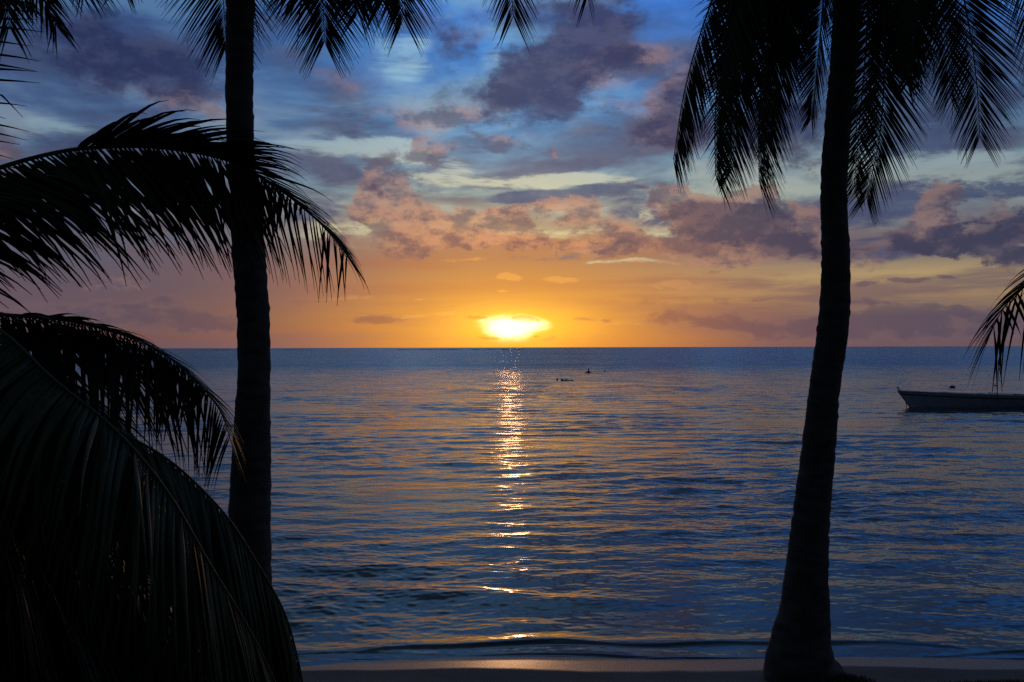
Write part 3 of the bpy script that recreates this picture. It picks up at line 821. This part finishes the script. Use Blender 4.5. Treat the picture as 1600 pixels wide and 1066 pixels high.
fill = [
    [h, (-150, 520, 5.4), (-20, 640, 5.3), (80, 780, 5.2), (150, 930, 5.2), (190, 1080, 5.2)],
    [h, (-160, 560, 5.0), (-60, 700, 4.7), (20, 850, 4.6), (70, 1000, 4.6), (90, 1120, 4.6)],
    [h, (-120, 580, 5.7), (60, 700, 5.8), (180, 820, 5.8), (260, 960, 5.8), (300, 1090, 5.8)],
    [h, (-140, 500, 6.2), (40, 560, 6.4), (170, 640, 6.5), (260, 760, 6.5), (310, 880, 6.5)],
    [h, (-200, 600, 5.6), (-120, 760, 5.7), (-60, 900, 5.8), (-20, 1060, 5.8)],
    [h, (-60, 560, 6.2), (120, 660, 6.6), (250, 780, 6.6), (330, 900, 6.6), (380, 1040, 6.6)],
    [h, (-90, 560, 5.9), (80, 660, 6.2), (190, 760, 6.2), (270, 880, 6.2), (310, 1010, 6.2)],
    [h, (-160, 600, 5.9), (-20, 740, 6.0), (90, 880, 6.0), (150, 1040, 6.0)],
    [h, (-150, 660, 5.0), (-20, 820, 5.0), (110, 940, 5.0), (210, 1060, 5.0), (260, 1160, 5.0)],
    [h, (-100, 610, 5.4), (100, 760, 5.4), (230, 900, 5.4), (320, 1020, 5.4), (370, 1120, 5.4)],
]
for i, p in enumerate(fill):
    frond(np_, p, side=(-.7, .8, 0), up=(.8, -.4, .6), L=1.0, n=110, width=.06, t0=.08, ang=(68, 32), fold=(-25, -20), extra=((-1, -60), (1, -50)), droop=.12, seed=50 + i, rib=.015, prof=pf)
frond(np_, [h, (-240, 300, 5.3), (-180, 180, 5.0), (-120, 120, 4.7)], side=(0, 1, 0), up=(0, 0, 1), L=.3, n=50, seed=61)

# ---- tall palm beyond the left edge: fronds enter at the top left
h = (-380, -330, 6.4)
hw = at(*h); gz = float(ground_z(hw.y))
tp = empty('palm_tree', Vector((hw.x, hw.y, gz)), 'tall coconut palm beyond the left edge, its frond tips entering at the top left corner', 'palm tree', 'coconut palms framing the sea')
trunk(tp, [(Vector((hw.x + .1, hw.y, gz - .1)), .28), (Vector((hw.x + .1, hw.y, gz + .7)), .16), (Vector((hw.x, hw.y, hw.z - 1)), .13), (hw, .14)], 6)
frond(tp, [h, (-270, -370, 6.1), (-170, -280, 5.8), (-110, -140, 5.6), (-88, 0, 5.5), (-80, 130, 5.5), (-76, 230, 5.5), (-70, 290, 5.5)], side=(1, .1, 0), up=(0, -1, .3), L=.60, n=62, width=.032, t0=.15,
      ang=(94, 90, 78), fold=(0, 0), droop=.02, clump=.2, seed=71, rib=.014, prof=((0, .3, .6, .85, 1), (.8, 1, 1, .8, .5)))
frond(tp, [h, (-200, -380, 6.6), (-60, -300, 6.7), (10, -180, 6.7), (40, -70, 6.7), (70, 0, 6.7), (88, 40, 6.7)], side=(1, .3, 0), up=(-.3, -1, .3), L=.55, n=95, width=.03, t0=.15,
      ang=(58, 20), fold=(-5, -5), droop=.05, seed=72, rib=.014)
frond(tp, [h, (-180, -400, 7.4), (-20, -330, 7.6), (70, -210, 7.7), (110, -110, 7.7), (125, -50, 7.7), (132, -15, 7.7)], side=(1, .3, 0), up=(-.3, -1, .3), L=.6, n=90, width=.03, t0=.15,
      ang=(54, 20), fold=(-5, -5), droop=.05, seed=73, rib=.014)
frond(tp, [h, (-250, -340, 7.2), (-110, -260, 7.6), (-30, -140, 7.8), (0, -50, 7.8), (10, 10, 7.8), (14, 40, 7.8)], side=(1, .3, 0), up=(-.3, -1, .3), L=.7, n=90, width=.034, t0=.15,
      ang=(56, 24), fold=(-5, -5), droop=.05, seed=74, rib=.014)

frond(tp, [h, (-260, -260, 6.7), (-120, -150, 6.8), (0, -92, 6.9), (90, -66, 6.9), (150, -46, 6.9)], side=(.1, 1, 0), up=(0, 0, 1), L=.72, n=95, width=.03, t0=.15,
      ang=(66, 60, 44), fold=(-55, -35), droop=.03, seed=75, rib=.014, clump=.3)

frond(tp, [h, (-260, -300, 7.0), (-130, -200, 7.2), (-50, -110, 7.3), (-20, -50, 7.3), (0, -10, 7.3)], side=(.6, 1, 0), up=(0, 0, 1), L=.72, n=95, width=.036, t0=.15,
      ang=(60, 56, 44), fold=(-40, -25), droop=.05, seed=76, rib=.014, clump=.3)
frond(tp, [h, (-280, -240, 6.5), (-150, -120, 6.5), (-60, -50, 6.5), (0, -20, 6.5), (50, 5, 6.5)], side=(.3, 1, 0), up=(0, 0, 1), L=.5, n=95, width=.036, t0=.15,
      ang=(60, 56, 44), fold=(-30, -25), droop=.05, seed=77, rib=.014, clump=.3)

# ---- palm beyond the right edge
h = (2050, 330, 6.8)
hw = at(*h); gz = float(ground_z(hw.y))
sp_ = empty('palm_tree', Vector((hw.x, hw.y, gz)), 'coconut palm beyond the right edge, one frond tip drooping above the boat', 'palm tree', 'coconut palms framing the sea')
trunk(sp_, [(Vector((hw.x, hw.y, gz - .1)), .28), (Vector((hw.x, hw.y, gz + .7)), .17), (Vector((hw.x, hw.y, hw.z - .5)), .14), (hw, .15)], 7)
frond(sp_, [h, (1900, 300, 6.6), (1760, 345, 6.4), (1660, 398, 6.3), (1604, 444, 6.3), (1580, 467, 6.3), (1563, 490, 6.3), (1552, 512, 6.3)], side=(.35, 1, 0), up=(-.5, 0, 1), L=.86, n=46, width=.040, t0=.10,
      ang=(66, 58, 30), rows=((1, -60, (66, 58, 30), 1.0), (-1, -62, (66, 60, 50), ((0, .8, .95, 1), (1, 1, .4, 0))), (-1, 14, (50, 30, 10), .9), (-1, 26, (46, 28, 12), .85)), droop=.13, seed=81, rib=.013, prof=((0, .1, .4, .75, 1), (.6, .95, 1, .85, .58)), clump=.9)

# ------------------------------------------------------------------ grass
def grass(name, spots, seed, label=None):
    R = random.Random(seed); V_, F_ = [], []
    for (cx, cy, rx, ry, n, hh) in spots:
        for _ in range(n):
            a = R.uniform(0, 6.28); r = math.sqrt(R.random())
            x = cx + math.cos(a) * rx * r; y = cy + math.sin(a) * ry * r
            mound = 0.07 * (1 - r * r) if rx < .6 else 0.03 * (1 - r)
            z = float(ground_z(y)) + mound - .02
            an = R.uniform(0, 6.28); ln_ = hh * R.uniform(.5, 1.3); w = .004
            d = Vector((R.gauss(0, .35), R.gauss(0, .35), 1)).normalized(); sd_ = Vector((math.cos(an), math.sin(an), 0)) * w
            p = Vector((x, y, z)); b0 = len(V_)
            for k in range(4):
                f = k / 3
                V_ += [p - sd_ * (1 - f * .95), p + sd_ * (1 - f * .95)]
                if k < 3: F_.append((b0 + 2 * k, b0 + 2 * k + 1, b0 + 2 * k + 3, b0 + 2 * k + 2))
                p = p + d * ln_ / 3; d = (d + Vector((math.cos(an + 1.5) * .2, math.sin(an + 1.5) * .2, -.15))).normalized()
    o = mesh_obj(name, V_, F_, M_grass)
    return tag(o, label, None, None, 'stuff')


gb = at(1330, 1062, 10.2)
gr_pt = at(1560, 1075, 9.9)
grass('grass', [(gb.x - .25, 10.05, .42, .3, 5000, .07), (gr_pt.x + .35, 9.75, 1.1, .45, 9000, .055), (gb.x - .6, 9.7, .7, .3, 2500, .05)], 5, 'short grass round the palm base and along the top of the beach')

# ------------------------------------------------------------------ boat
def build_boat():
    bow = water_point(1424, 636.5); bow.z = 0
    depth = bow.y
    L = 11.5
    root = empty('fishing_boat', bow + Vector((L / 2, 0, 0)), 'long narrow pale open boat moored offshore at the right edge, bow pointing left', 'boat')
    ox, oy = bow.x, bow.y
    ppm = F / depth
    # stations along x: stem x offset, half beam, gunwale height, keel height
    nst = 40
    V_, F_ = [], []
    prof = []
    for i in range(nst):
        u = i / (nst - 1)
        x = u * L
        beam = 0.80 * (math.sin(min(u / .45, 1) * math.pi / 2) ** 0.75) * (1 - .25 * max(0, (u - .7) / .3) ** 2)
        beam = max(beam, 0.03)
        gun = 0.68 + 0.28 * (1 - u) ** 3.0 - 0.0 * u + .06 * max(0, (u - .8)) 
        prof.append((x, beam, gun))
    m = 9
    for (x, beam, gun) in prof:
        rake = 0.80 * math.exp(-x / 0.9)
        for sgn in (1,):
            for k in range(-m, m + 1):
                f = abs(k) / m               # 0 keel -> 1 gunwale
                y = math.copysign(beam * (f ** 0.55) * (0.72 + 0.28 * f), k) if k else 0
                z = -0.30 + (gun + 0.30) * f ** 1.25
                xx = x - rake * max(0, (z + .0) / gun) ** 1.0 * (1 if z > 0 else 0)
                V_.append(Vector((ox + xx, oy + y, z)))
    c = 2 * m + 1
    for i in range(nst - 1):
        for k in range(c - 1):
            a = i * c + k
            F_.append((a, a + 1, a + c + 1, a + c))
    F_.append(tuple(range(c))); F_.append(tuple((nst - 1) * c + k for k in range(c))[::-1])
    hull = mesh_obj('hull', V_, F_, M_hull, root)
    so = hull.modifiers.new('thick', 'SOLIDIFY'); so.thickness = .04; so.offset = -1
    # gunwale cap and rub rail on both sides
    for nm, dz, th, rd, mt in (('gunwale', 0.0, .035, 1.0, M_hull), ('rub_rail', -.20, .028, 1.0, M_hull_dark)):
        for s in (-1, 1):
            V2, F2 = [], []
            pts = []
            for (x, beam, gun) in prof:
                rake = 0.80 * math.exp(-x / 0.9)
                drop = dz * (1 - .15 * math.exp(-x / 3)) if dz else 0
                z = gun + drop
                f = min(1, max(0, (z + .3) / (gun + .3))) ** .8
                y = s * (beam * (f ** 0.55) * (0.72 + 0.28 * f) + .015)
                pts.append(Vector((ox + x - rake * z / gun - .01, oy + y, z)))
            tube(V2, F2, pts, [th] * len(pts), 6)
            mesh_obj(nm, V2, F2, mt, root)
    # stem post
    V2, F2 = [], []
    tube(V2, F2, [Vector((ox - .84, oy, 1.22)), Vector((ox - .5, oy, .70)), Vector((ox - .1, oy, .12)), Vector((ox + .02, oy, -.2))], [.05, .05, .045, .04], 6)
    mesh_obj('stem', V2, F2, M_hull, root)
    # thwarts
    for xx in (2.1, 4.4, 6.6, 8.9):
        i = min(range(nst), key=lambda q: abs(prof[q][0] - xx)); bm_ = prof[i][1] * .98; z = prof[i][2] + .012
        V2 = [Vector((ox + xx + a, oy + b_, z + cz)) for a in (-.16, .16) for b_ in (-bm_, bm_) for cz in (-.04, .035)]
        F2 = [(0, 1, 3, 2), (4, 6, 7, 5), (0, 4, 5, 1), (2, 3, 7, 6), (0, 2, 6, 4), (1, 5, 7, 3)]
        mesh_obj('thwart', V2, F2, M_wood, root, smooth=False)
    # oarlocks with forked tops
    for xx in (4.25, 4.62):
        i = min(range(nst), key=lambda q: abs(prof[q][0] - xx)); z = prof[i][2]; y = oy - prof[i][1]
        V2, F2 = [], []
        tube(V2, F2, [Vector((ox + xx, y, z - .02)), Vector((ox + xx, y, z + .08))], [.02, .02], 6)
        tube(V2, F2, [Vector((ox + xx - .09, y, z + .17)), Vector((ox + xx - .05, y, z + .10)), Vector((ox + xx, y, z + .075)), Vector((ox + xx + .05, y, z + .10)), Vector((ox + xx + .07, y, z + .2))], [.018] * 5, 6)
        mesh_obj('oarlock', V2, F2, M_hull_dark, root)
    # bow line into the water
    rp_ = [Vector((ox - .42, oy - .04, .52)), Vector((ox - .36, oy - .10, .30)), Vector((ox - .33, oy - .12, .12)), Vector((ox - .34, oy - .14, -.15))]
    V2, F2 = [], []
    tube(V2, F2, rp_, [.022] * 4, 6)
    mesh_obj('mooring_rope', V2, F2, M_rope, root)
    return root


build_boat()

# ------------------------------------------------------------------ people in the water
def skin_body(name, joints, edges, parent_loc, material):
    """continuous figure grown over joints [(x, y, z, radius)]"""
    me = bpy.data.meshes.new(name)
    me.from_pydata([j[:3] for j in joints], edges, [])
    me.materials.append(material)
    o = bpy.data.objects.new(name, me); C.objects.link(o); o.location = parent_loc
    sk = o.modifiers.new('skin', 'SKIN'); sk.use_smooth_shade = True
    for v, j in zip(me.skin_vertices[0].data, joints):
        v.radius = (j[3], j[3])
    me.skin_vertices[0].data[0].use_root = True
    sb = o.modifiers.new('sub', 'SUBSURF'); sb.levels = 1; sb.render_levels = 1
    return o


def hair(parent, c, r):
    V_, F_ = [], []
    nu, nv = 12, 7
    for j in range(nv):
        th = math.pi * 0.62 * j / (nv - 1)
        for i in range(nu):
            a = 2 * math.pi * i / nu
            V_.append(Vector(c) + Vector((math.sin(th) * math.cos(a) * r * 1.02, math.sin(th) * math.sin(a) * r * 1.1 + .015, math.cos(th) * r * 1.15)))
    for j in range(nv - 1):
        for i in range(nu):
            F_.append((j * nu + i, j * nu + (i + 1) % nu, (j + 1) * nu + (i + 1) % nu, (j + 1) * nu + i))
    me = bpy.data.meshes.new('hair'); me.from_pydata([tuple(v) for v in V_], [], F_); me.materials.append(M_hair)
    o = bpy.data.objects.new('hair', me); C.objects.link(o); o.parent = parent
    return o


def upright(px, py, label, grp='swimmers far out in the calm water'):
    """person standing chest deep, seen from behind; arms spread on the surface"""
    loc = water_point(px, py)
    J = [(0, 0, -.55, .16), (0, 0, -.25, .17), (0, 0, .02, .17), (0, 0, .20, .15), (0, 0, .30, .06), (0, -.01, .38, .085), (0, -.02, .47, .10), (0, 0, .56, .06),
         (-.18, 0, .17, .07), (-.36, .05, .03, .05), (-.58, .12, -.01, .04), (-.68, .14, .0, .045), (.18, 0, .17, .07), (.38, .03, .03, .05), (.62, .02, -.01, .04), (.74, .0, .0, .045),
         (-.1, 0, -.8, .1), (-.1, 0, -1.25, .07), (.1, 0, -.8, .1), (.1, 0, -1.25, .07)]
    E = [(0, 1), (1, 2), (2, 3), (3, 4), (4, 5), (5, 6), (6, 7), (3, 8), (8, 9), (9, 10), (10, 11), (3, 12), (12, 13), (13, 14), (14, 15), (0, 16), (16, 17), (0, 18), (18, 19)]
    o = skin_body('person', J, E, loc, M_skin)
    tag(o, label, 'person', grp)
    hair(o, (0, 0, .48), .105)
    return o


def floating(px, py, label, grp='swimmers far out in the calm water'):
    """person lying on the back along the surface: head, chest, knees and feet show"""
    loc = water_point(px, py)
    J = [(.15, 0, -.02, .14), (.0, 0, .02, .15), (-.16, 0, .05, .14), (-.28, 0, .06, .06), (-.38, 0, .10, .10), (-.48, 0, .12, .085),
         (.40, -.08, -.02, .09), (.62, -.08, .04, .07), (.95, -.08, -.03, .045), (.40, .08, -.02, .09), (.62, .08, .02, .07), (.95, .08, -.02, .045),
         (-.15, .2, .02, .06), (-.35, .42, -.02, .045), (-.15, -.2, .02, .06), (-.4, -.42, -.02, .045), (-.6, -.5, .0, .045), (-.58, .5, .0, .045)]
    E = [(0, 1), (1, 2), (2, 3), (3, 4), (4, 5), (0, 6), (6, 7), (7, 8), (0, 9), (9, 10), (10, 11), (2, 12), (12, 13), (13, 17), (2, 14), (14, 15), (15, 16)]
    o = skin_body('person', J, E, loc, M_skin)
    tag(o, label, 'person', grp)
    hair(o, (-.44, 0, .12), .10)
    return o


def submerged(px, py, label, r=1.0, grp='swimmers far out in the calm water'):
    loc = water_point(px, py)
    J = [(0, .35, -.30, .14), (0, .1, -.14, .16), (0, 0, -.04, .07), (0, -.02, .06, .10), (0, 0, .16, .085), (-.24, .1, -.10, .05), (-.55, .1, -.12, .04), (.24, .1, -.10, .05), (.55, .1, -.12, .04), (0, .9, -.5, .09)]
    E = [(0, 1), (1, 2), (2, 3), (3, 4), (1, 5), (5, 6), (1, 7), (7, 8), (0, 9)]
    o = skin_body('person', J, E, loc, M_skin)
    tag(o, label, 'person', grp)
    hair(o, (0, 0, .10), .11 * r)
    return o


upright(919.5, 583, 'person standing chest deep, tallest of the dark figures in the sea right of the glitter')
floating(884, 595, 'person floating on the back, head and knees above water, right of the sun glitter')
submerged(870.5, 594.5, 'head of a person swimming just left of the floating person')
submerged(945, 581, 'head of a person swimming right of the standing person')


def buoy(px, py, r, hgt, label):
    loc = water_point(px, py)
    root = empty('mooring_buoy', loc, label, 'buoy', 'dark buoys floating beyond the boat')
    V_, F_ = [], []
    prof = [(0.02, hgt), (.45 * r, hgt * .93), (.8 * r, hgt * .65), (r, hgt * .2), (1.02 * r, -.02), (.9 * r, -.15), (.4 * r, -.3)]
    nu = 18
    for (rr_, z) in prof:
        for i in range(nu):
            a = 2 * math.pi * i / nu
            V_.append(loc + Vector((rr_ * math.cos(a), rr_ * math.sin(a), z)))
    for j in range(len(prof) - 1):
        for i in range(nu):
            F_.append((j * nu + i, (j + 1) * nu + i, (j + 1) * nu + (i + 1) % nu, j * nu + (i + 1) % nu))
    F_.append(tuple(range(nu)))
    mesh_obj('float', V_, F_, M_buoy, root)
    V2, F2 = [], []
    pts = [loc + Vector((.05 * math.cos(a), 0, hgt + .03 + .05 * math.sin(a))) for a in np.linspace(-.6, math.pi + .6, 9)]
    tube(V2, F2, pts, [.012] * 9, 6)
    mesh_obj('ring', V2, F2, M_rope, root)


buoy(1488, 606, .26, .20, 'dark domed buoy floating just above the boat gunwale near its bow')
buoy(1555, 603, .24, .06, 'low flat dark buoy nearly awash behind the hanging frond tip')

# ------------------------------------------------------------------ far reef line
R = np.random.default_rng(4)
def reef(x0, x1, y, hgt, depth, seed):
    R = np.random.default_rng(seed)
    n = 160; V_, F_ = [], []
    xs_ = np.linspace(x0, x1, n)
    hh = np.convolve(R.uniform(0, 1, n + 8), np.ones(9) / 9, 'valid') * 2 - .6
    for i, x in enumerate(xs_):
        e = min(i, n - 1 - i) / 12; z = hgt * max(0.02, hh[i] * 1.3) * min(1, e)
        V_ += [Vector((x, y - depth, -.2)), Vector((x, y - depth * .3, z * .8)), Vector((x, y, z)), Vector((x, y + depth, -.2))]
    for i in range(n - 1):
        for k in range(3): F_.append((i * 4 + k, i * 4 + k + 1, (i + 1) * 4 + k + 1, (i + 1) * 4 + k))
    o = mesh_obj('reef', V_, F_, M_reef)
    tag(o, kind='structure')


dreef = 1450.0
reef(-200 / F * dreef, 30 / F * dreef, dreef, 1.3, 8, 1)
reef(-800 / F * dreef * 1.1, -330 / F * dreef, dreef * 1.1, 1.3, 8, 2)
